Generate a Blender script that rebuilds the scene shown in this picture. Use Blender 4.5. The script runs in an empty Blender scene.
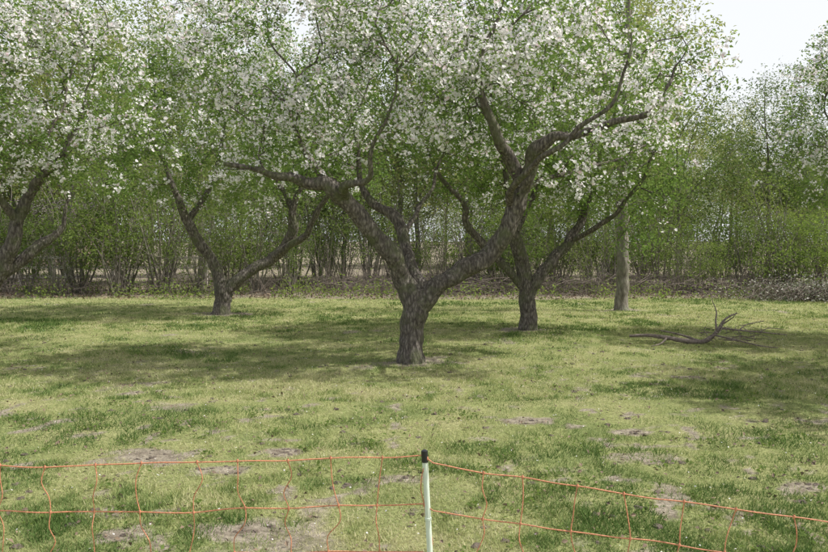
import bpy, math, random
import numpy as np
from mathutils import Vector, noise as mnoise

SC = bpy.context.scene
SUN_EL, SUN_AZ = 54.0, 92.0      # azimuth measured clockwise from +Y (ahead of the camera)

# ------------------------------------------------------------------ helpers
def hash2(ix, iy, s):
    h = np.sin(ix*127.1 + iy*311.7 + s*74.7)*43758.5453
    return h - np.floor(h)
def vnoise(x, y, s=0):
    ix, iy = np.floor(x), np.floor(y); fx, fy = x-ix, y-iy
    fx = fx*fx*(3-2*fx); fy = fy*fy*(3-2*fy)
    return (hash2(ix,iy,s)*(1-fx)+hash2(ix+1,iy,s)*fx)*(1-fy) + (hash2(ix,iy+1,s)*(1-fx)+hash2(ix+1,iy+1,s)*fx)*fy
def fbm(x, y, s=0, o=4):
    a, t, v = .5, 0, 0
    for i in range(o):
        v = v + a*vnoise(x*2**i, y*2**i, s+i*13); t += a; a *= .5
    return v/t
SOIL = [(-2.0,6.0,.20),(-.92,4.4,.15),(-.97,6.05,.12),(-.06,5.37,.13),(1.03,7.15,.15),(1.84,6.7,.12),
        (-1.6,4.25,.12),(-1.4,5.6,.12),(-2.9,8.3,.12),(2.6,5.2,.1),(0.0,10.5,.32),(1.9,14.15,.32),(-4.2,17.6,.4),(3.2,9.3,.14),(-3.0,5.0,.14),(4.7,18.1,.3)]
def gheight(x, y):
    return .07*(fbm(x*.35, y*.35, 3, 2)-.5) + .035*(fbm(x*2.2, y*2.2, 7, 3)-.5)
def soilmask(x, y):
    m = np.clip((fbm(x*1.7, y*1.7, 21, 4)-.725)*5, 0, .5)
    fl = np.clip((fbm(x*6, y*4.5, 29, 3)-.63)*6, 0, .65)*np.clip(1.25-np.abs(y-5)/9, .15, 1)
    m = np.maximum(m, fl)
    n = fbm(x*5, y*5, 33, 3)
    for sx, sy, r in SOIL:
        d = np.sqrt(((x-sx)/1.5)**2+(y-sy)**2)/r
        m = np.maximum(m, np.clip(1.35-d-(n-.5)*1.8, 0, 1))
    e = np.clip((y + 1.2*(fbm(x*.5, y*.5, 5, 3)-.5) - 21.6)/1.4, 0, 1)*np.where(x<-3,.6,1)
    return np.maximum(m, e)
def lushmask(x, y):
    m = np.clip((fbm(x*.55+9, y*.7, 51, 3)-.52)*4, 0, .85)
    for sx, sy, r in [(-2.4,6.8,.55),(-1.6,4.6,.5),(1.4,6.0,.4),(.8,4.6,.45),(2.7,6.4,.5)]:
        m = np.maximum(m, np.clip(1.3-np.sqrt(((x-sx)/1.6)**2+(y-sy)**2)/r, 0, 1))
    return m

class MB:
    def __init__(s): s.v=[]; s.f=[]; s.n=0
    def add(s, verts, faces, mat=0, tint=None, smooth=False):
        verts=np.asarray(verts,float).reshape(-1,3); faces=np.asarray(faces,int)
        if tint is None: tint=np.full(len(faces),.5)
        s.f.append((faces+s.n, np.full(len(faces),mat), np.broadcast_to(tint,(len(faces),)), np.full(len(faces),smooth)))
        s.v.append(verts); s.n+=len(verts)
    def mesh(s, name, mats):
        me=bpy.data.meshes.new(name); V=np.concatenate(s.v)
        me.vertices.add(len(V)); me.vertices.foreach_set("co",V.ravel().astype(np.float32))
        loops=np.concatenate([f[0].ravel() for f in s.f]); tot=np.concatenate([np.full(len(f[0]),f[0].shape[1]) for f in s.f])
        me.loops.add(len(loops)); me.loops.foreach_set("vertex_index",loops.astype(np.int32))
        me.polygons.add(len(tot)); st=np.concatenate([[0],np.cumsum(tot)[:-1]])
        me.polygons.foreach_set("loop_start",st.astype(np.int32))
        for m in mats: me.materials.append(m)
        me.polygons.foreach_set("material_index",np.concatenate([f[1] for f in s.f]).astype(np.int32))
        me.polygons.foreach_set("use_smooth",np.concatenate([f[3] for f in s.f]).astype(bool))
        a=me.attributes.new("tint",'FLOAT','FACE'); a.data.foreach_set("value",np.concatenate([f[2] for f in s.f]).astype(np.float32))
        me.update(calc_edges=True); return me
def obj(name, me, loc=(0,0,0), parent=None, rotz=0, sc=1):
    o=bpy.data.objects.new(name, me); SC.collection.objects.link(o); o.location=loc; o.rotation_euler=(0,0,rotz)
    o.scale=(sc,sc,sc) if not hasattr(sc,'__len__') else sc
    if parent: o.parent=parent
    return o

def sweep(mb, P, R, sides=6, mat=0, tint=.5, rough=0.0, cap=True, seed=0):
    P=np.asarray(P,float); R=np.asarray(R,float); n=len(P)
    if n<2: return
    T=np.gradient(P,axis=0); T/=np.linalg.norm(T,axis=1)[:,None]+1e-9
    u=np.cross(T[0],[0.13,1,.21]); u/=np.linalg.norm(u)
    U=np.zeros_like(P)
    for i in range(n):
        u=u-T[i]*np.dot(u,T[i]); u/=np.linalg.norm(u)+1e-9; U[i]=u
    W=np.cross(T,U); a=np.arange(sides)/sides*2*np.pi
    rad=np.repeat(R[:,None],sides,1)
    if rough>0:
        for i in range(n):
            for j in range(sides):
                c,s_=math.cos(a[j]),math.sin(a[j])
                q=P[i]+(U[i]*c+W[i]*s_)*R[i]
                k=mnoise.noise(Vector(q*9+seed))*.6+mnoise.noise(Vector((q[0]*24,q[1]*24,q[2]*9+seed)))*.42+mnoise.noise(Vector(q*4+seed))*.8
                rad[i,j]*=1+rough*k
    V=P[:,None,:]+rad[...,None]*(U[:,None,:]*np.cos(a)[None,:,None]+W[:,None,:]*np.sin(a)[None,:,None])
    i=np.arange(n-1)[:,None]*sides; j=np.arange(sides)[None,:]; j2=(j+1)%sides
    F=np.stack([i+j,i+j2,i+sides+j2,i+sides+j],-1).reshape(-1,4)
    mb.add(V.reshape(-1,3),F,mat,tint,True)
    if cap:
        c=np.vstack([V[-1],P[-1]+T[-1]*R[-1]*.5]); k=np.arange(sides)
        mb.add(c,np.stack([k,(k+1)%sides,np.full(sides,sides)],-1),mat,tint,True)

def catmull(pts, step):
    P=np.asarray(pts,float); P=np.vstack([2*P[0]-P[1],P,2*P[-1]-P[-2]]); out=[]
    for i in range(1,len(P)-2):
        L=np.linalg.norm(P[i+1][:3]-P[i][:3]); n=max(2,int(L/step))
        for k in range(n):
            t=k/n
            out.append(.5*((2*P[i])+(-P[i-1]+P[i+1])*t+(2*P[i-1]-5*P[i]+4*P[i+1]-P[i+2])*t*t+(-P[i-1]+3*P[i]-3*P[i+1]+P[i+2])*t**3))
    out.append(P[-2]); return np.array(out)

def rand_frames(rng, n, up=.5):
    N=rng.normal(size=(n,3)); N[:,2]=np.abs(N[:,2])+up; N/=np.linalg.norm(N,axis=1)[:,None]
    A=np.cross(N,rng.normal(size=(n,3))); A/=np.linalg.norm(A,axis=1)[:,None]; return N,A,np.cross(N,A)
def add_leaves(mb, C, rng, size, mat, tint, up=.4, asp=.5):
    n=len(C)
    if n==0: return
    N,A,B=rand_frames(rng,n,up); s=(size*rng.uniform(.6,1.25,n))[:,None]
    b=C-A*s*.5; t=C+A*s*.5-N*s*.12; l=C-A*s*.05+B*s*asp*.5+N*s*.1; r=C-A*s*.05-B*s*asp*.5+N*s*.1
    mb.add(np.stack([b,l,t,r],1),np.arange(4*n).reshape(n,4),mat,tint)
def add_flowers(mb, C, rng, size, mat, tint):
    n=len(C)
    if n==0: return
    N,A,B=rand_frames(rng,n,.15); s=size*rng.uniform(.65,1.2,n)*.5
    V=[C-N*(s*.35)[:,None]]; 
    for k in range(5):
        a=2*np.pi*k/5; V.append(C+(A*math.cos(a)+B*math.sin(a))*s[:,None])
    V=np.stack(V,1); base=(np.arange(n)*6)[:,None]
    F=np.concatenate([np.stack([base[:,0],base[:,0]+1+k,base[:,0]+1+(k+1)%5],-1) for k in range(5)])
    mb.add(V,F,mat,np.tile(tint,5))

# ------------------------------------------------------------------ materials
def newmat(name):
    m=bpy.data.materials.new(name); m.use_nodes=True; nt=m.node_tree; nt.nodes.clear()
    o=nt.nodes.new('ShaderNodeOutputMaterial'); return m,nt,o
def N(nt,t,**k):
    n=nt.nodes.new(t)
    for a,b in k.items():
        if a in ('Scale','Detail','Roughness','Distortion','Strength','Distance'): n.inputs[a].default_value=b
        else: setattr(n,a,b)
    return n
def ramp(nt, src, stops):
    r=nt.nodes.new('ShaderNodeValToRGB'); e=r.color_ramp.elements
    while len(e)<len(stops): e.new(.5)
    for k,(p,c) in enumerate(stops): e[k].position=p; e[k].color=(*c,1)
    nt.links.new(src,r.inputs[0]); return r.outputs[0]
def leafmat(name, stops, trans=.4, tcol=None, objvar=0):
    m,nt,o=newmat(name); at=N(nt,'ShaderNodeAttribute',attribute_name='tint')
    src=at.outputs['Fac']
    if objvar:
        oi=N(nt,'ShaderNodeObjectInfo'); ma=N(nt,'ShaderNodeMath',operation='MULTIPLY_ADD'); ma.inputs[1].default_value=objvar; 
        nt.links.new(oi.outputs['Random'],ma.inputs[0])
        mb=N(nt,'ShaderNodeMath',operation='MULTIPLY'); mb.inputs[1].default_value=1-objvar; nt.links.new(src,mb.inputs[0]); nt.links.new(mb.outputs[0],ma.inputs[2]); src=ma.outputs[0]
    c=ramp(nt,src,stops)
    d=N(nt,'ShaderNodeBsdfDiffuse'); t=N(nt,'ShaderNodeBsdfTranslucent'); mx=N(nt,'ShaderNodeMixShader'); mx.inputs[0].default_value=trans
    nt.links.new(c,d.inputs[0])
    g=N(nt,'ShaderNodeMixRGB',blend_type='MULTIPLY'); g.inputs[0].default_value=1; g.inputs[2].default_value=(*(tcol or (1,1,1)),1); nt.links.new(c,g.inputs[1]); nt.links.new(g.outputs[0],t.inputs[0])
    nt.links.new(d.outputs[0],mx.inputs[1]); nt.links.new(t.outputs[0],mx.inputs[2]); nt.links.new(mx.outputs[0],o.inputs[0]); return m
def barkmat(name, stops, moss=None, sc=14):
    m,nt,o=newmat(name); tc=N(nt,'ShaderNodeTexCoord'); mp=N(nt,'ShaderNodeMapping'); mp.inputs['Scale'].default_value=(1,1,.35)
    nt.links.new(tc.outputs['Object'],mp.inputs[0])
    n1=N(nt,'ShaderNodeTexNoise',Scale=sc*2.2,Detail=6,Roughness=.65); nt.links.new(mp.outputs[0],n1.inputs['Vector'])
    vo=N(nt,'ShaderNodeTexVoronoi',Scale=sc*1.8); vo.feature='DISTANCE_TO_EDGE'; nt.links.new(mp.outputs[0],vo.inputs['Vector'])
    mm=N(nt,'ShaderNodeMath',operation='MULTIPLY_ADD'); mm.inputs[1].default_value=.6; nt.links.new(vo.outputs['Distance'],mm.inputs[0]); nt.links.new(n1.outputs[0],mm.inputs[2])
    col=ramp(nt,mm.outputs[0],stops)
    if moss:
        n2=N(nt,'ShaderNodeTexNoise',Scale=3.5,Detail=5,Roughness=.7); nt.links.new(tc.outputs['Object'],n2.inputs['Vector'])
        f=ramp(nt,n2.outputs[0],[(.48,(0,0,0)),(.64,(.75,.75,.75))])
        mx=N(nt,'ShaderNodeMixRGB'); nt.links.new(f,mx.inputs[0]); nt.links.new(col,mx.inputs[1]); mx.inputs[2].default_value=(*moss,1); col=mx.outputs[0]
    b=N(nt,'ShaderNodeBump',Strength=.9,Distance=.03); nt.links.new(mm.outputs[0],b.inputs['Height'])
    p=N(nt,'ShaderNodeBsdfPrincipled'); p.inputs['Roughness'].default_value=.9; p.inputs['Specular IOR Level'].default_value=.15
    nt.links.new(col,p.inputs['Base Color']); nt.links.new(b.outputs[0],p.inputs['Normal']); nt.links.new(p.outputs[0],o.inputs[0]); return m
def plain(name,c,rough=.6,noise=.15,sc=30):
    m,nt,o=newmat(name); tc=N(nt,'ShaderNodeTexCoord'); n=N(nt,'ShaderNodeTexNoise',Scale=sc,Detail=4); nt.links.new(tc.outputs['Object'],n.inputs['Vector'])
    col=ramp(nt,n.outputs[0],[(.3,tuple(x*(1-noise) for x in c)),(.7,tuple(min(1,x*(1+noise)) for x in c))])
    p=N(nt,'ShaderNodeBsdfPrincipled'); p.inputs['Roughness'].default_value=rough; nt.links.new(col,p.inputs['Base Color']); nt.links.new(p.outputs[0],o.inputs[0]); return m

M_BARK=barkmat('apple_bark',[(.3,(.03,.026,.024)),(.55,(.11,.096,.084)),(.8,(.25,.225,.195))],moss=(.11,.125,.06))
M_BARK2=barkmat('woodland_bark',[(.3,(.08,.07,.06)),(.6,(.20,.18,.15)),(.8,(.30,.275,.24))],moss=(.17,.185,.12),sc=8)
M_LEAF=leafmat('apple_leaf',[(0,(.09,.15,.045)),(.5,(.185,.275,.09)),(1,(.30,.39,.15))],.45,(1.05,1.1,.65))
M_FLOW=leafmat('apple_blossom',[(0,(.84,.68,.74)),(.25,(.91,.86,.89)),(1,(.95,.95,.96))],.45)
M_WLEAF=leafmat('woodland_leaf',[(0,(.10,.155,.055)),(.35,(.19,.26,.095)),(.7,(.31,.36,.15)),(1,(.40,.38,.20))],.45,(1.05,1.06,.7),objvar=.65)
M_SLEAF=leafmat('shrub_leaf',[(0,(.08,.135,.04)),(.5,(.19,.26,.08)),(1,(.32,.38,.14))],.5,(1.05,1.08,.65),objvar=.55)
M_GRASS=leafmat('grass_blade',[(0,(.10,.165,.05)),(.35,(.205,.27,.10)),(.7,(.36,.39,.175)),(1,(.50,.47,.29))],.3,(1,1.03,.75))
M_TWIG=plain('dry_twig',(.18,.15,.125),.9,.4)
M_DEAD=plain('dead_wood',(.17,.14,.12),.9,.45)

# ------------------------------------------------------------------ tree growing
def grow(name, limbs, blobs, n, seed, mats, leaf=.055, nleaf=5, flower=.045, nflow=4, fprob=None, clus=2.0, rough=.2, minz=1.5, spread=.11, step=.13, lsides=14, rstep=.035, ltint=0.0, kink=.05, gap=-.3):
    rng=np.random.default_rng(seed); mb=MB()
    pos=[];dr=[];rad=[];par=[]
    for li,L in enumerate(limbs):
        C=catmull(L,rstep)
        w=np.array([[mnoise.noise(Vector((c[2]*2.6+c[0]*1.5+li*7,seed,k*.7)))for k in range(3)] for c in C])*kink
        w[:,2]*=.5; w*=np.clip(np.arange(len(C))/12,0,1)[:,None]; C[:,:3]+=w
        R=np.maximum(C[:,3],.006)
        big=R.max()>.04
        sweep(mb,C[:,:3],R,lsides if big else 7,0,.5,rough if big else 0,seed=seed+li)
        T=np.gradient(C[:,:3],axis=0); T/=np.linalg.norm(T,axis=1)[:,None]
        for k in range(0,len(C),3):
            if C[k,2]>minz: pos.append(C[k,:3]); dr.append(T[k]); rad.append(R[k]); par.append(-1)
    nman=len(pos); B=np.array(blobs,float); vol=B[:,3]*B[:,4]*B[:,5]
    at=[]
    while len(at)<n:
        b=B[rng.choice(len(B),p=vol/vol.sum())]; q=rng.normal(size=3); q/=np.linalg.norm(q); q*=rng.uniform(.12,1)**(1/2.6)
        p=b[:3]+q*b[3:6]
        if mnoise.noise(Vector(p*.9+seed))>gap: at.append(p)
    at=np.array(at); P0=np.array(pos)
    dd=np.array([np.min(np.linalg.norm(P0-a,axis=1)) for a in at]); at=at[np.argsort(dd)]
    cap=nman+n*30; PA=np.zeros((cap,3)); PA[:nman]=P0; DA=np.zeros((cap,3)); DA[:nman]=np.array(dr); m=nman; paths=[]
    for t in at:
        v=t-PA[:m]; d=np.linalg.norm(v,axis=1); al=np.sum(v*DA[:m],axis=1)/(d+1e-6)
        c=d*(1.25-.3*al); i=int(np.argmin(c)); L=d[i]
        if L<.1: continue
        k=min(28,max(2,int(L/step))); p=PA[i]; q=p+DA[i]*L*.4+np.array([0,0,.12*L]); idx=[i]
        prev=p
        for s in range(1,k+1):
            f=s/k; x=(1-f)**2*p+2*f*(1-f)*q+f*f*t+rng.normal(size=3)*.024*(1 if L<4 else 2)
            PA[m]=x; dv=x-prev; DA[m]=dv/(np.linalg.norm(dv)+1e-9); par.append(idx[-1]); idx.append(m); prev=x; m+=1
        paths.append(idx)
    r=np.zeros(m); 
    for i in range(m-1,nman-1,-1):
        if r[i]==0: r[i]=.0032**2.2
        r[par[i]]+=r[i]
    r=np.maximum(r,1e-12)**(1/2.2); r[:nman]=np.array(rad)[:nman]
    r=np.clip(r,0,.06)
    for idx in paths:
        R=r[idx].copy(); R[0]=min(R[0],R[1]*1.25); sweep(mb,PA[idx],R,5 if R[1]>.012 else 4,0,.5)
    tw=np.arange(nman,m)[r[nman:m]<.022]
    k=rng.poisson(clus,len(tw)); C=np.repeat(PA[tw],k,0)
    off=rng.normal(size=C.shape)*spread; C2=C+off
    sel=rng.random(len(C))<.2
    for a,b in zip(C[sel],C2[sel]): sweep(mb,np.array([a,(a+b)/2+rng.normal(size=3)*.01,b]),[.003,.0025,.002],3,0,.5,cap=False)
    clump=np.array([mnoise.noise(Vector(c*1.4+seed+5)) for c in C2]) if len(C2) else np.zeros(0)
    lt=np.clip(.45+clump*.5+rng.normal(size=len(C2))*.12+ltint,0,1)
    rep=rng.poisson(nleaf,len(C2)); CL=np.repeat(C2,rep,0)+rng.normal(size=(rep.sum(),3))*leaf*.9
    add_leaves(mb,CL,rng,leaf,1,np.clip(np.repeat(lt,rep)+rng.normal(size=len(CL))*.15,0,1))
    if fprob:
        pr=np.clip(fprob(C2)+clump*1.5,0,1); fl=rng.random(len(C2))<pr
        rep=rng.poisson(nflow,fl.sum()); CF=np.repeat(C2[fl],rep,0)+rng.normal(size=(rep.sum(),3))*.034
        add_flowers(mb,CF,rng,flower,2,np.clip(rng.normal(.6,.28,len(CF)),0,1))
    print(name,'verts',mb.n,'clusters',len(C2))
    return mb.mesh(name,mats)

# profile points: (u, v, depth_m, width) drawn in sketch units, scaled by s to metres; limbs thin out fast in the crown
def prof(bu,bv,s,L,hi=150):
    out=[]
    for u,v,y,w in L:
        k=.92 if v>hi+60 else (.92-.37*min(1,(hi+60-v)/100))
        out.append(((u-bu)*s, y, (bv-v)*s, w*.5*s*k))
    return out
AM=[M_BARK,M_LEAF,M_FLOW]

# main apple tree
s=.01304; T=lambda L: prof(410,362,s,L,100)
main_l=[T([(410,368,0,36),(411,358,0,30),(411,345,0,26),(412,325,0,26),(415,310,0,28),(414,298,0,29),(403,279,-.05,21),(392,256,-.15,20),(371,232,-.25,19),(357,210,-.35,18),(340,192,-.45,18),(330,185,-.47,17),(316,186,-.5,12),(300,180,-.6,10),(282,180,-.7,8),(266,174,-.8,6),(240,170,-.9,4)]),
 T([(418,310,0,20),(424,294,.05,19),(413,272,.15,14),(407,250,.3,13),(399,228,.4,13),(390,214,.5,12),(370,203,.6,10),(357,180,.8,7),(352,140,1.0,6),(345,95,1.2,4),(330,50,1.3,3)]),
 T([(414,312,0,20),(424,298,-.02,24),(440,283,0,21),(455,276,.05,19),(466,266,.05,21),(486,257,.05,20),(500,240,0,20),(508,222,-.05,18),(516,208,-.05,21),(520,190,-.05,18),(528,168,-.2,16),(531,152,-.35,17),(548,141,-.5,11),(568,143,-.6,9),(595,131,-.7,8),(625,125,-.8,7),(645,98,-.8,5),(660,75,-.7,3)]),
 T([(521,182,-.05,15),(508,160,-.2,14),(494,143,-.4,12),(480,108,-.5,10),(474,78,-.6,9),(486,45,-.6,6),(500,10,-.6,4),(505,-30,-.5,3)]),
 T([(343,198,-.4,13),(326,178,-.3,9),(305,150,-.2,6),(292,118,0,5),(296,80,.1,4),(270,40,.2,3),(265,0,.2,2)]),
 T([(350,203,-.35,11),(352,188,-.7,9),(370,184,-.9,6),(376,160,-1.1,4),(395,120,-1.2,3),(400,80,-1.3,2)]),
 T([(519,200,0,10),(524,192,.3,9),(545,178,.8,6),(585,165,1.2,5),(640,150,1.5,4),(680,130,1.7,3)]),
 T([(404,232,.4,6),(420,205,.8,5),(435,175,1.2,4),(450,130,1.4,3),(450,80,1.5,2)]),
 T([(513,208,0,9),(508,198,-.2,8),(516,175,-.7,6),(550,150,-1.2,5),(590,110,-1.4,4),(600,60,-1.4,3)]),
 T([(466,268,.05,12),(470,262,.12,10),(478,252,.2,5)])]
blobs=[(-.5,0,3.75,2.2,2.0,1.25),(2.2,0,3.55,1.75,1.8,1.05),(-1.75,0,2.95,1.1,1.4,.65),(.6,0,4.7,2.2,1.9,.8),(3.1,-.2,2.95,.85,1.1,.5),(-1.6,0,4.3,1.6,1.6,1.2),(1.9,-.2,2.55,.9,1.2,.45),(.4,.4,3.3,1.5,1.6,.7)]
me=grow('apple_tree',main_l,blobs,1180,11,AM,fprob=lambda C:.40+.22*(C[:,2]-3.2),clus=2.6,nleaf=5.8,nflow=8,leaf=.058,flower=.046,lsides=22,kink=.07,gap=-.24)
obj('apple_tree',me,(-.05,10.5,0))

s=.0176; T=lambda L: prof(529,331,s,L,140)
b_l=[T([(529,336,0,25),(529,325,0,19),(528,300,0,18),(526,280,0,17),(522,262,0,15),(516,244,-.1,14),(512,225,-.2,12),(508,200,-.3,9),(500,160,-.3,6),(490,110,-.3,4)]),
 T([(528,300,0,12),(535,284,0,13),(552,262,.1,12),(572,242,.2,11),(586,215,.3,9),(596,190,.4,7),(606,150,.5,5),(620,110,.5,3)]),
 T([(526,292,0,8),(508,270,-.1,9),(484,247,-.2,9),(466,226,-.3,8),(462,205,-.4,6),(440,180,-.5,5),(425,150,-.6,3)]),
 T([(514,232,-.2,8),(530,205,.3,7),(545,170,.6,6),(560,120,.8,4),(560,80,.8,3)]),
 T([(572,242,.2,6),(600,222,-.4,5),(625,190,-.7,4),(640,160,-.8,3)])]
blobs=[(.2,0,4.0,2.4,2.2,1.4),(1.5,-.1,2.9,1.3,1.5,1.0),(-1.4,0,3.1,1.0,1.4,.8),(.1,.2,2.6,1.3,1.3,.6),(1.9,-.2,2.0,.6,.9,.7),(-1.2,0,2.3,.7,.9,.5)]
me=grow('apple_tree_b',b_l,blobs,880,23,AM,fprob=lambda C:.16+.22*(C[:,2]-3.0),clus=2.6,nleaf=7.5,nflow=6,leaf=.067,flower=.05,ltint=.08)
obj('apple_tree',me,(2.02,14.15,0))

s=.02186; T=lambda L: prof(221,313,s,L,150)
c_l=[T([(220,317,0,24),(221,306,0,18),(223,292,0,18),(218,275,0,13),(208,252,-.1,11),(196,232,-.2,11),(188,212,-.3,9),(180,190,-.4,7),(170,160,-.5,5),(150,120,-.6,3)]),
 T([(222,300,0,12),(230,286,0,14),(247,273,.1,12),(268,260,.2,12),(284,246,.2,12),(292,228,.2,11),(292,205,.2,8),(305,175,.3,6),(315,130,.3,5),(320,80,.3,3)]),
 T([(270,258,.2,8),(288,246,0,8),(306,236,-.2,7),(318,215,-.4,6),(335,190,-.6,5),(360,150,-.8,3)]),
 T([(192,220,-.2,7),(205,190,.3,6),(215,150,.6,5),(220,100,.8,4)]),
 T([(292,210,.2,7),(275,180,.6,6),(260,140,.8,5),(255,90,.9,3)])]
blobs=[(.2,0,4.4,3.1,2.6,1.6),(1.9,0,3.1,1.8,1.8,.9),(-1.2,0,3.2,1.3,1.6,.9),(.4,0,5.3,2.2,2.2,1.2),(.3,0,2.7,1.6,1.4,.5)]
me=grow('apple_tree_c',c_l,blobs,920,37,AM,fprob=lambda C:.18+.16*(C[:,2]-3.2),clus=2.6,nleaf=7.5,nflow=6,leaf=.072,flower=.055,ltint=.08)
obj('apple_tree',me,(-4.22,17.6,0))

s=.0149; T=lambda L: prof(-35,347,s,L,140)
d_l=[T([(-36,352,0,36),(-34,335,0,29),(-28,312,0,27),(-14,288,0,25),(2,268,-.05,20),(15,246,-.1,17),(22,220,-.1,14),(34,195,-.1,12),(50,175,-.2,10),(72,160,-.3,8),(84,135,-.3,6),(100,100,-.4,4),(110,50,-.4,3)]),
 T([(-4,278,0,12),(15,262,.1,13),(33,246,.2,12),(46,234,.3,8),(56,215,.35,4),(60,195,.4,3)]),
 T([(-30,316,0,20),(-50,290,.1,19),(-75,260,.2,16),(-95,220,.3,12),(-110,170,.4,8),(-120,110,.5,4)]),
 T([(22,222,-.1,10),(10,190,-.5,8),(5,150,-.8,5),(15,100,-1,4),(20,50,-1,3)]),
 T([(48,178,-.2,7),(40,140,.3,6),(50,95,.6,5),(55,50,.8,3)])]
blobs=[(1.1,0,4.0,2.1,2.0,1.5),(2.2,0,2.9,1.1,1.3,.7),(-1.2,0,3.6,1.8,2,1.4),(.6,-.4,4.9,2.0,1.8,.9),(.6,-.6,2.8,1.2,1.2,.5)]
me=grow('apple_tree_d',d_l,blobs,950,51,AM,fprob=lambda C:.32+.2*(C[:,2]-3.3),clus=2.6,nleaf=6,nflow=7,leaf=.06,flower=.05,ltint=.03)
obj('apple_tree',me,(-6.69,12.0,0))
# neighbours on the right, a crown just reaching the picture (turned copies)
obj('apple_tree',bpy.data.meshes['apple_tree_d'],(8.5,12.4,0),rotz=math.radians(150),sc=.95)
obj('apple_tree',bpy.data.meshes['apple_tree_c'],(7.4,8.2,0),rotz=math.radians(80),sc=.82)

# slim upright tree
sl=[[(0,0,-.05,.19),(0,0,.3,.145),(.02,0,1.5,.13),(-.03,.02,3,.12),(.05,0,5,.08),(.1,.1,7,.05),(.1,0,9,.02)],
    [(0,0,2.9,.05),(.5,.2,4.0,.035),(1.0,.3,5.5,.015)],[(0,0,3.6,.05),(-.6,-.1,4.6,.035),(-1.0,-.2,6.2,.015)]]
me=grow('slim_tree',sl,[(0,0,5.6,1.6,1.6,2.6),(0,0,7.6,1.1,1.1,1.6)],300,61,[M_BARK2,M_WLEAF],clus=1.8,nleaf=4,leaf=.07,minz=2.8,rough=.08,spread=.14)
obj('slim_tree',me,(4.68,18.1,0))

# woodland variants
def wood(name,h,seed,w,bare=.35,n=330,clus=1.7,nleaf=5,leaf=.10,stems=1):
    rng=random.Random(seed); L=[]
    for k in range(stems):
        x=y=0; a=rng.uniform(0,6.3); pts=[]; lean=.09 if stems>1 else .02
        for i in range(7):
            f=i/6; pts.append((x,y,-.05+f*h*.93,max(.012,(.010*h+.015)*(1-f)**.9/(stems**.5)))); x+=math.cos(a)*lean*h/6*1.5+rng.uniform(-.12,.12); y+=math.sin(a)*lean*h/6*1.5+rng.uniform(-.12,.12)
        L.append(pts)
    for k in range(6):
        z=h*rng.uniform(bare,.75); a=rng.uniform(0,6.3); r=w*rng.uniform(.5,.9); c,s_=math.cos(a),math.sin(a)
        L.append([(0,0,z,.03),(c*r*.4,s_*r*.4,z+r*.5,.022),(c*r,s_*r,z+r*1.1,.01)])
    bl=[(0,0,h*(.5+bare*.4),w,w,h*(.42-bare*.2))]
    for k in range(7):
        a=rng.uniform(0,6.3); bl.append((math.cos(a)*w*.6,math.sin(a)*w*.6,h*rng.uniform(bare+.15,.92),w*.6,w*.6,h*.13))
    return grow(name,L,bl,n,seed,[M_BARK2,M_WLEAF],clus=clus,nleaf=nleaf,leaf=leaf,minz=h*bare*.7,rough=.05,spread=.27,step=.22,lsides=8,rstep=.12,gap=-.14)
W=[wood('wood_a',9,71,2.3,.3,370,2.1,6,.115),wood('wood_b',10.5,72,2.9,.3,420,2.1,6,.125),wood('wood_c',8,73,2.4,.2,370,2.2,6.5,.115),wood('wood_d',10,74,2.3,.35,300,1.3,4.5,.10),wood('wood_e',7,75,2.5,.12,350,2.0,6,.105,3)]
def shrub(name,h,w,seed,n=230,clus=1.8,nleaf=5,leaf=.08,nst=10,low=.25):
    rng=random.Random(seed); L=[]
    for k in range(nst):
        a=rng.uniform(0,6.3); r=w*rng.uniform(.2,.9); c,s_=math.cos(a),math.sin(a); hh=h*rng.uniform(.6,1); b=rng.uniform(0,.2)
        L.append([(c*b,s_*b,-.03,.024),(c*(b+r*.25)+rng.gauss(0,.05),s_*(b+r*.25),hh*.35,.018),(c*r*.6+rng.gauss(0,.1),s_*r*.6+rng.gauss(0,.1),hh*.7,.012),(c*r,s_*r,hh,.005)])
    bl=[(0,0,h*.62,w,w,h*.42),(w*.3,0,h*.4,w*.7,w*.7,h*.28)]
    return grow(name,L,bl,n,seed,[M_BARK2,M_SLEAF],clus=clus,nleaf=nleaf,leaf=leaf,minz=h*low,rough=0,spread=.17,step=.18,lsides=5,rstep=.12,gap=-.12)
S=[shrub('shrub_a',3.2,1.5,81),shrub('shrub_b',2.6,1.6,82,220,2.0,6,.09),shrub('shrub_c',3.6,1.4,83,220,1.6,4,.075,9),shrub('shrub_d',3.0,1.3,84,190,1.2,4,.065,12)]

rng=random.Random(5)
we=obj('distant_woodland',None); ue=obj('undergrowth',None)
def xs(px,d): return (px-414)*d/805
for i in range(54):
    px=-120+i*19.6+rng.uniform(-10,10); d=rng.uniform(23.5,28)
    if px<72 and rng.random()<.62: continue
    if px<190: v=rng.choice([0,1,3,0,2]); sc=rng.uniform(.65,1.3)
    elif px<430: v=rng.choice([2,3,3,2,0]); sc=rng.uniform(.6,1.2)
    else: v=rng.choice([0,3,2,3,1]); sc=rng.uniform(.4,1.05)
    obj('shrub',S[v],(xs(px,d),d,0),ue,rng.uniform(0,6.3),(sc*1.05,sc*1.05,sc*rng.uniform(.85,1.2)))
for i in range(28):
    px=-180+i*43+rng.uniform(-15,15); d=rng.uniform(30,38)
    obj('shrub',S[rng.choice([0,1,2,0])],(xs(px,d),d,0),ue,rng.uniform(0,6.3),rng.uniform(.8,1.5))
for i in range(34):
    px=-160+i*34+rng.uniform(-14,14); d=rng.uniform(28,37)
    big=px<640
    if -60<px<80: d=rng.uniform(29,32)
    v=rng.choice([0,1,2,4,2,3])
    sc=rng.uniform(.7,1.2)*(1.12 if big else .86)
    obj('deciduous_tree',W[v],(xs(px,d),d,0),we,rng.uniform(0,6.3),sc)
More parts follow.
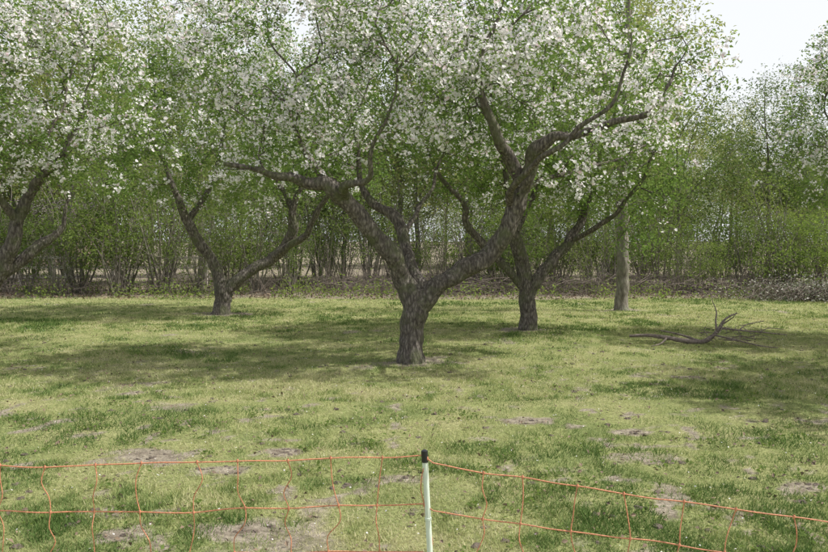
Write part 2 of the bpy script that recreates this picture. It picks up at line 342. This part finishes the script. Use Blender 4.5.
for i in range(34):
    px=-250+i*39+rng.uniform(-16,16); d=rng.uniform(43,54)
    if -200<px<110: d+=12
    v=rng.choice([0,1,2,4]); sc=rng.uniform(.9,1.35)*(1.15 if px<640 else .85)
    obj('deciduous_tree',W[v],(xs(px,d),d,0),we,rng.uniform(0,6.3),sc)
for i in range(38):
    px=-300+i*38+rng.uniform(-12,12); d=rng.uniform(66,90)
    obj('deciduous_tree',W[rng.choice([1,2,4])],(xs(px,d),d,0),we,rng.uniform(0,6.3),rng.uniform(1.0,1.4))

# ------------------------------------------------------------------ ground
def axis(a,b,st,lo,hi,nout):
    c=np.arange(a,b+1e-6,st); k=np.linspace(0,1,nout)[1:]**2.2
    return np.concatenate([(a-(a-lo)*k)[::-1],c,b+(hi-b)*k])
X=axis(-14,14,.08,-500,500,24); Y=axis(3,24,.08,-60,900,26)
XX,YY=np.meshgrid(X,Y); ZZ=gheight(XX,YY); nx,ny=len(X),len(Y)
so=soilmask(XX,YY)
i,j=np.meshgrid(np.arange(ny-1),np.arange(nx-1),indexing='ij'); a=(i*nx+j).ravel()
mb=MB(); mb.add(np.stack([XX,YY,ZZ],-1).reshape(-1,3),np.stack([a,a+1,a+nx+1,a+nx],-1),0,.5,True)
m,nt,o=newmat('lawn_ground'); tc=N(nt,'ShaderNodeTexCoord')
n1=N(nt,'ShaderNodeTexNoise',Scale=1.1,Detail=7,Roughness=.65); n2=N(nt,'ShaderNodeTexNoise',Scale=38,Detail=6,Roughness=.7); n3=N(nt,'ShaderNodeTexNoise',Scale=9,Detail=5,Roughness=.6)
for n_ in (n1,n2,n3): nt.links.new(tc.outputs['Object'],n_.inputs['Vector'])
g=ramp(nt,n1.outputs[0],[(.3,(.18,.225,.09)),(.5,(.28,.305,.135)),(.7,(.38,.365,.20))])
f=ramp(nt,n2.outputs[0],[(.3,(.40,.40,.36)),(.6,(1.05,1.05,1.0))])
mu=N(nt,'ShaderNodeMixRGB',blend_type='MULTIPLY'); mu.inputs[0].default_value=1; nt.links.new(g,mu.inputs[1]); nt.links.new(f,mu.inputs[2])
sc_=ramp(nt,n3.outputs[0],[(.3,(.18,.15,.125)),(.5,(.30,.265,.215)),(.7,(.42,.375,.31))])
mu2=N(nt,'ShaderNodeMixRGB',blend_type='MULTIPLY'); mu2.inputs[0].default_value=1; nt.links.new(sc_,mu2.inputs[1]); nt.links.new(f,mu2.inputs[2])
at=N(nt,'ShaderNodeAttribute',attribute_name='soil'); ad=N(nt,'ShaderNodeMath',operation='MULTIPLY_ADD'); ad.inputs[1].default_value=.8; nt.links.new(n3.outputs[0],ad.inputs[0]); 
nt.links.new(at.outputs['Fac'],ad.inputs[2]); k=ramp(nt,ad.outputs[0],[(.55,(0,0,0)),(.95,(1,1,1))])
mx=N(nt,'ShaderNodeMixRGB'); nt.links.new(k,mx.inputs[0]); nt.links.new(mu.outputs[0],mx.inputs[1]); nt.links.new(mu2.outputs[0],mx.inputs[2])
p=N(nt,'ShaderNodeBsdfDiffuse'); b=N(nt,'ShaderNodeBump',Strength=.8,Distance=.03); nt.links.new(n2.outputs[0],b.inputs['Height']); nt.links.new(b.outputs[0],p.inputs['Normal'])
nt.links.new(mx.outputs[0],p.inputs[0]); nt.links.new(p.outputs[0],o.inputs[0])
me=mb.mesh('ground',[m]); at=me.attributes.new('soil','FLOAT','POINT'); at.data.foreach_set('value',so.ravel().astype(np.float32))
obj('ground',me)

# grass blades
rg=np.random.default_rng(3); mb=MB()
def blades(n,y0,y1,hs,ws):
    u=rg.random(n); y=1/(1/y0-u*(1/y0-1/y1)) if y1/y0>1.5 else y0+(y1-y0)*u
    x=rg.uniform(-1,1,n)*(y*.56+1.5)
    so=soilmask(x,y); lu=lushmask(x,y); tuft=fbm(x*6,y*4.5,77,3)
    keep=rg.random(n)<np.clip((.1+1.5*tuft)*(1-1.1*so),0,1); x,y,so,lu,tuft=x[keep],y[keep],so[keep],lu[keep],tuft[keep]; n=len(x)
    z=gheight(x,y)-.004; h=hs*rg.uniform(.5,1.3,n)*(1+lu*.7)*(.4+1.1*tuft); w=ws*rg.uniform(.6,1.4,n)*(1+.3*lu)
    a=rg.uniform(0,2*np.pi,n); c,s_=np.cos(a),np.sin(a); le=rg.normal(size=(n,2))*.55*h[:,None]
    V=np.stack([np.stack([x-c*w,y-s_*w,z],-1),np.stack([x+c*w,y+s_*w,z],-1),np.stack([x+le[:,0],y+le[:,1],z+h],-1)],1)
    t=np.clip(.68-.5*lu+ 1.1*(fbm(x*.8,y*.8,15,3)-.5)-1.4*(tuft-.5)+.9*(fbm(x*2.3,y*1.9,95,2)-.5)+rg.normal(size=n)*.17,0,1)
    mb.add(V,np.arange(3*n).reshape(n,3),0,t)
blades(260000,3.4,8,.026,.0026); blades(190000,8,14,.03,.0042); blades(140000,14,23,.036,.008)
obj('grass',mb.mesh('grass',[M_GRASS]))

# weeds / clover rosettes
mb=MB(); n=900; y=rg.uniform(3.6,15,n); x=rg.uniform(-1,1,n)*(y*.56+1); k=lushmask(x,y)+.12>rg.random(n); x,y=x[k],y[k]
rep=12; cx=np.repeat(x,rep)+rg.normal(size=len(x)*rep)*.05; cy=np.repeat(y,rep)+rg.normal(size=len(x)*rep)*.05
add_leaves(mb,np.stack([cx,cy,gheight(cx,cy)+rg.uniform(.01,.04,len(cx))],-1),rg,.035,0,rg.uniform(.0,.5,len(cx)),up=1.2,asp=.6)
obj('weeds',mb.mesh('weeds',[M_SLEAF]))
# fallen leaves, clods, petals
mb=MB(); n=4200; y=rg.uniform(3.6,22,n); x=rg.uniform(-1,1,n)*(y*.56+1); 
add_leaves(mb,np.stack([x,y,gheight(x,y)+.022],-1),rg,.036,0,.5,up=1.0,asp=.6)
n=9000; y=rg.uniform(21.5,28,n); x=rg.uniform(-18,18,n); add_leaves(mb,np.stack([x,y,gheight(x,y)+rg.uniform(.01,.06,n)],-1),rg,.09,0,.5,up=.8,asp=.6)
obj('fallen_leaves',mb.mesh('fallen_leaves',[plain('dry_leaf',(.17,.125,.085),.9,.5,4)]))
mb=MB(); n=1500; y=rg.uniform(4,20,n); x=rg.uniform(-1,1,n)*(y*.56+1)
add_leaves(mb,np.stack([x,y,gheight(x,y)+.022],-1),rg,.013,0,.7,up=1.5,asp=.9); obj('fallen_petals',mb.mesh('fallen_petals',[M_FLOW]))
# soil clods
mb=MB()
def clod(x,y,r):
    V=[]
    for a in range(5):
        for b_ in range(8):
            ph=a/4*math.pi*.5; t=b_/8*6.283; q=Vector((math.cos(t)*math.cos(ph),math.sin(t)*math.cos(ph),math.sin(ph)*.6)); 
            k=1+.7*mnoise.noise(q*1.9+Vector((x*9,y*9,0))); V.append((x+q.x*r*k,y+q.y*r*k,float(gheight(np.array(x),np.array(y)))-.005+q.z*r*k))
    F=[(a*8+b_,a*8+(b_+1)%8,(a+1)*8+(b_+1)%8,(a+1)*8+b_) for a in range(4) for b_ in range(8)]; mb.add(V,F,0)
rr=random.Random(9)
for sx,sy,r in SOIL[:10]+SOIL[13:15]:
    for k in range(12): clod(sx+rr.gauss(0,r*.8),sy+rr.gauss(0,r*.5),rr.uniform(.008,.026))
for k in range(480):
    y=rr.uniform(4,17); clod(rr.uniform(-1,1)*(y*.56),y,rr.uniform(.010,.034))
for k in range(7): clod(1.88+rr.gauss(0,.05),5.75+rr.gauss(0,.03),rr.uniform(.015,.03)); clod(-1.9+rr.gauss(0,.04),5.0+rr.gauss(0,.03),rr.uniform(.012,.025))
obj('soil_clods',mb.mesh('soil_clods',[plain('soil',(.10,.08,.062),.95,.4,25)]))

# ------------------------------------------------------------------ twig hedge / brush at the far edge
mb=MB(); rr=random.Random(17)
for k in range(3400):
    x=rr.uniform(-19,19); y=rr.uniform(22.8,25.5); h=rr.uniform(.3,1.05) if rr.random()<.85 else rr.uniform(1.2,2.6)
    if x<-3:
        if rr.random()<.6: continue
        h*=.6
    lx,ly=rr.gauss(0,.3)*h,rr.gauss(0,.15)*h; r=rr.uniform(.005,.012)
    sweep(mb,[(x,y,-.02),(x+lx*.4+rr.gauss(0,.04),y+ly*.4,h*.5),(x+lx,y+ly,h)],[r,r*.8,r*.3],3,0,.5,cap=False)
for k in range(1300):
    x=rr.uniform(-19,19); y=rr.uniform(22.6,25); z=rr.uniform(.03,.45); L=rr.uniform(.4,1.2); a=rr.uniform(-.6,.6)
    if x<-3 and rr.random()<.6: continue
    sweep(mb,[(x,y,z),(x+L*.5,y+L*.5*math.sin(a),z+rr.gauss(0,.1)+.1),(x+L,y+L*math.sin(a),max(.02,z+rr.gauss(0,.2)))],[.008,.007,.003],3,0,.5,cap=False)
obj('twig_hedge',mb.mesh('twig_hedge',[M_TWIG]))
# low ground plants breaking the far edge
mb=MB(); n=16000; x=rg.uniform(-19,19,n); y=rg.uniform(21.3,25.5,n); q=fbm(x*.9,y*.9,61,3); k=q>.47; x,y,q=x[k],y[k],q[k]
add_leaves(mb,np.stack([x,y,np.abs(rg.normal(0,.16,len(x)))*(1+2*(q-.5)*3)+.02],-1),rg,.09,0,rg.random(len(x)),asp=.5)
obj('ground_plants',mb.mesh('ground_plants',[M_SLEAF]))
mb=MB()
for k in range(700):
    x=rr.gauss(10.9,1.1); y=rr.gauss(21.3,.4); z=abs(rr.gauss(0,.18)); L=rr.uniform(.3,1.0); a=rr.uniform(0,6.3)
    sweep(mb,[(x,y,z),(x+L*.5*math.cos(a),y+L*.5*math.sin(a),z+.12),(x+L*math.cos(a),y+L*math.sin(a),max(.02,z+rr.gauss(0,.15)))],[.01,.008,.003],3,0,.5,cap=False)
n=3500; C=np.stack([rg.normal(10.9,1.2,n),rg.normal(21.2,.45,n),np.abs(rg.normal(0,.27,n))+.02],-1); add_leaves(mb,C,rg,.07,1,rg.random(n),asp=.6)
obj('brush_pile',mb.mesh('brush_pile',[M_TWIG,leafmat('pale_leaf',[(0,(.12,.15,.07)),(.6,(.26,.27,.2)),(1,(.6,.58,.55))],.2)]))

# garden rail fence and brick house at the far left
def box(mb,x0,x1,y0,y1,z0,z1,mat=0):
    V=[(x,y,z) for x in (x0,x1) for y in (y0,y1) for z in (z0,z1)]
    mb.add(V,[(0,1,3,2),(4,6,7,5),(0,4,5,1),(2,3,7,6),(0,2,6,4),(1,5,7,3)],mat)
mb=MB()
for k in range(9): box(mb,-20+k*1.6,-19.9+k*1.6,27.6,27.7,0,1.1)
for z in (.3,.62,.95): box(mb,-20.2,-7.0,27.57,27.598,z,z+.09)
obj('garden_fence',mb.mesh('garden_fence',[plain('weathered_wood',(.45,.41,.37),.8,.3)]))
m_br,nt,o=newmat('brick'); tc=N(nt,'ShaderNodeTexCoord'); bk=N(nt,'ShaderNodeTexBrick',Scale=1.0); mp=N(nt,'ShaderNodeMapping'); mp.inputs['Rotation'].default_value=(math.pi/2,0,0)
nt.links.new(tc.outputs['Object'],mp.inputs[0]); nt.links.new(mp.outputs[0],bk.inputs['Vector']); bk.inputs['Brick Width'].default_value=.22; bk.inputs['Row Height'].default_value=.075; bk.inputs['Mortar Size'].default_value=.01
bk.inputs['Color1'].default_value=(.42,.27,.22,1); bk.inputs['Color2'].default_value=(.46,.34,.29,1); bk.inputs['Mortar'].default_value=(.55,.5,.45,1)
p=N(nt,'ShaderNodeBsdfDiffuse'); nt.links.new(bk.outputs[0],p.inputs[0]); nt.links.new(p.outputs[0],o.inputs[0])
hs=obj('brick_house',None,(-23.4,46,0))
mb=MB(); x0,x1,y0,y1,h,rh=-4.2,4.2,0,6,2.5,4.0
V=[(x0,y0,0),(x1,y0,0),(x1,y1,0),(x0,y1,0),(x0,y0,h),(x1,y0,h),(x1,y1,h),(x0,y1,h)]
mb.add(V,[(0,1,5,4),(2,3,7,6)],0); ym=(y0+y1)/2
for xx in (x0,x1): mb.add([(xx,y0,0),(xx,y1,0),(xx,y1,h),(xx,ym,rh),(xx,y0,h)],[(0,1,2,3,4)],0)
obj('walls',mb.mesh('walls',[m_br]),parent=hs)
mb=MB(); mb.add([(x0-.3,y0-.35,h-.15),(x1+.3,y0-.35,h-.15),(x1+.3,ym,rh+.05),(x0-.3,ym,rh+.05),(x0-.3,y1+.35,h-.15),(x1+.3,y1+.35,h-.15)],[(0,1,2,3),(3,2,5,4)],0); obj('roof',mb.mesh('roof',[plain('roof_tile',(.13,.11,.10),.8,.3,8)]),parent=hs)
mb=MB()
for wx in (-3.2,-1.2,2.2): box(mb,wx,wx+1.1,-.05,.02,.9,2.1,0); box(mb,wx+.08,wx+.5,-.07,-.051,.98,2.02,1); box(mb,wx+.6,wx+1.02,-.07,-.051,.98,2.02,1)
obj('windows',mb.mesh('windows',[plain('white_frame',(.75,.75,.72)),plain('window_glass',(.05,.06,.07),.1)]),parent=hs)
mb=MB(); box(mb,.5,1.5,-.05,.02,.0,2.1,0); obj('door',mb.mesh('door',[plain('door_paint',(.12,.16,.12))]),parent=hs)

# ------------------------------------------------------------------ fallen branch (lies low on the lawn)
mb=MB(); s=.0153
F=lambda L:[((u-690)*s,y,max(.0,(347-v)*s),w*.36*s) for u,v,y,w in L]
def limb(L,sides=8,rough=.2):
    C=catmull(F(L),.03); sweep(mb,C[:,:3],np.maximum(C[:,3],.003),sides,0,.5,rough,seed=3)
limb([(632,341,.1,4),(650,340,.05,5),(668,342,0,6),(685,345,0,7),(703,346,0,7),(713,341,.0,6),(720,333,0,5),(726,325,.05,3.5),(735,320,.1,2.5),(741,318,.1,1.5)])
limb([(718,336,0,4),(719,326,.1,2.6),(722,317,.2,1.8),(720,306,.3,1.2),(717,296,.3,.8)])
limb([(720,332,0,3),(735,333,-.2,2.6),(752,334,-.3,2),(776,336,-.4,1.2)])
limb([(714,339,0,3),(730,342,-.3,2.4),(748,346,-.5,1.8),(762,347,-.6,1.2)])
limb([(735,333,-.2,2),(745,328,-.1,1.5),(765,325,0,1)])
limb([(703,346,0,4),(690,342,.4,3),(676,340,.7,2)]); limb([(724,328,0,2),(729,320,-.2,1.5),(732,315,-.2,1)])
limb([(752,334,-.3,1.5),(764,331,-.2,1.2),(779,332,-.2,.8)]); limb([(668,342,0,3),(658,346,-.2,2),(645,347,-.4,1.2)])
for k in range(24):
    u=rr.uniform(700,758); v=345-abs(rr.gauss(0,6)); limb([(u,v,rr.gauss(0,.2),1.1),(u+rr.gauss(5,6),v+rr.gauss(-2,3),rr.gauss(0,.25),.9),(u+rr.gauss(11,8),min(347,v+rr.gauss(-2,4)),rr.gauss(0,.3),.6)],4,0)
obj('fallen_branch',mb.mesh('fallen_branch',[M_DEAD]),(4.22,12.3,.025))

# ------------------------------------------------------------------ electric netting fence
fe=obj('electric_net_fence',None)
mb=MB(); rr=random.Random(4)
def topz(x):
    if x<=.04:
        t=(.04-x); return 2.3, .962+.022*math.exp(-t*5)+.012*math.cos(t*2.6)*min(1,t)-.004
    t=x-.04; return 2.3-.17*t, .958-.125*t+.022*t*t
offs=[0,.138,.272,.405,.53,.65,.765,.87]
def strand(j,x0,x1):
    pts=[]; n=int((x1-x0)/.03)
    for k in range(n+1):
        x=x0+(x1-x0)*k/n; y,z=topz(x); z-=offs[j]*(z/.96)
        z+=.006*mnoise.noise(Vector((x*7,j*3.1,0)))+.01*mnoise.noise(Vector((x*2.1,j*5.1,2))); pts.append((x,y+.01*mnoise.noise(Vector((x*5,j,9))),max(.01,z)))
    return pts
STR=[]
for j in range(8):
    P=strand(j,-2.2,2.1); STR.append(np.array(P)); sweep(mb,P,[.002]*len(P),5,0,.5)
def zat(j,x):
    P=STR[j]; return np.array([np.interp(x,P[:,0],P[:,1]),np.interp(x,P[:,0],P[:,2])])
x=-2.15
while x<2.1:
    pts=[]; sx=x
    for j in range(8):
        xx=sx+rr.gauss(0,.008); y,z=zat(j,xx); 
        if pts:
            px_,py_,pz_=pts[-1]; b1,b2=rr.gauss(0,.009),rr.gauss(0,.009)
            pts.append((px_*.67+xx*.33+b1,py_*.67+y*.33+rr.gauss(0,.006),pz_*.67+z*.33)); pts.append((px_*.33+xx*.67+b2,py_*.33+y*.67,pz_*.33+z*.67))
        pts.append((xx,y,z))
        sweep(mb,[(xx,y,z+.006),(xx,y,z),(xx,y,z-.006)],[.0022,.004,.0022],6,0,.5)
    C=catmull([(*q,0) for q in pts],.012)[:,:3]; sweep(mb,C,[.0016]*len(C),4,0,.5); x+=.137+rr.gauss(0,.004)
M_NET=plain('orange_polywire',(.55,.23,.13),.6,.35,180)
obj('netting',mb.mesh('netting',[M_NET]),parent=fe)
mb=MB(); base=np.array([.085,2.29,-.02]); top=np.array([.03,2.3,.993]); d_=top-base
def along(f0,f1,r0,r1,mat,n=8): sweep(mb,[base+d_*(f0+(f1-f0)*k/n) for k in range(n+1)],[r0+(r1-r0)*k/n for k in range(n+1)],14,mat,.5)
along(0,.968,.0085,.0085,0); along(.966,.999,.0098,.0098,1); along(.10,.11,.013,.013,1); along(.80,.806,.0098,.0098,0)
obj('post',mb.mesh('post',[plain('post_plastic',(.62,.70,.60),.4,.06,40),plain('black_cap',(.015,.015,.017),.4)]),parent=fe)

# ------------------------------------------------------------------ light, sky, camera
el,az=math.radians(SUN_EL),math.radians(SUN_AZ)
w=bpy.data.worlds.new("World"); SC.world=w; w.use_nodes=True; nt=w.node_tree; bg=nt.nodes['Background']
sk=nt.nodes.new('ShaderNodeTexSky'); sk.sky_type='NISHITA'; sk.sun_disc=False; sk.sun_elevation=el; sk.sun_rotation=az; sk.dust_density=6; sk.air_density=1; sk.ozone_density=1
# white haze thick at the horizon, thinning overhead
tc=nt.nodes.new('ShaderNodeTexCoord'); sx=nt.nodes.new('ShaderNodeSeparateXYZ'); nt.links.new(tc.outputs['Generated'],sx.inputs[0])
hz=ramp(nt,sx.outputs['Z'],[(0,(.95,.95,.95)),(.3,(.9,.9,.9)),(.55,(.45,.45,.45)),(.9,(.1,.1,.1))])
mxs=nt.nodes.new('ShaderNodeMixRGB'); mxs.inputs[2].default_value=(7.0,7.15,7.4,1); nt.links.new(hz,mxs.inputs[0])
nt.links.new(sk.outputs[0],mxs.inputs[1]); nt.links.new(mxs.outputs[0],bg.inputs[0]); bg.inputs[1].default_value=.145
L=bpy.data.lights.new('sun','SUN'); L.energy=5; L.angle=math.radians(.5); L.color=(1,.97,.92)
lo=bpy.data.objects.new('sun',L); SC.collection.objects.link(lo)
D=Vector((math.sin(az)*math.cos(el),math.cos(az)*math.cos(el),math.sin(el))); lo.rotation_euler=D.to_track_quat('Z','Y').to_euler()
cam=bpy.data.cameras.new('camera'); cam.lens=35; cam.sensor_width=36; cam.clip_end=3000; cam.clip_start=.05
co=bpy.data.objects.new('camera',cam); SC.collection.objects.link(co); co.location=(0,0,1.6); co.rotation_euler=(math.radians(90-2.56),0,0); SC.camera=co
SC.view_settings.view_transform='Standard'; SC.view_settings.look='None'; SC.view_settings.exposure=0
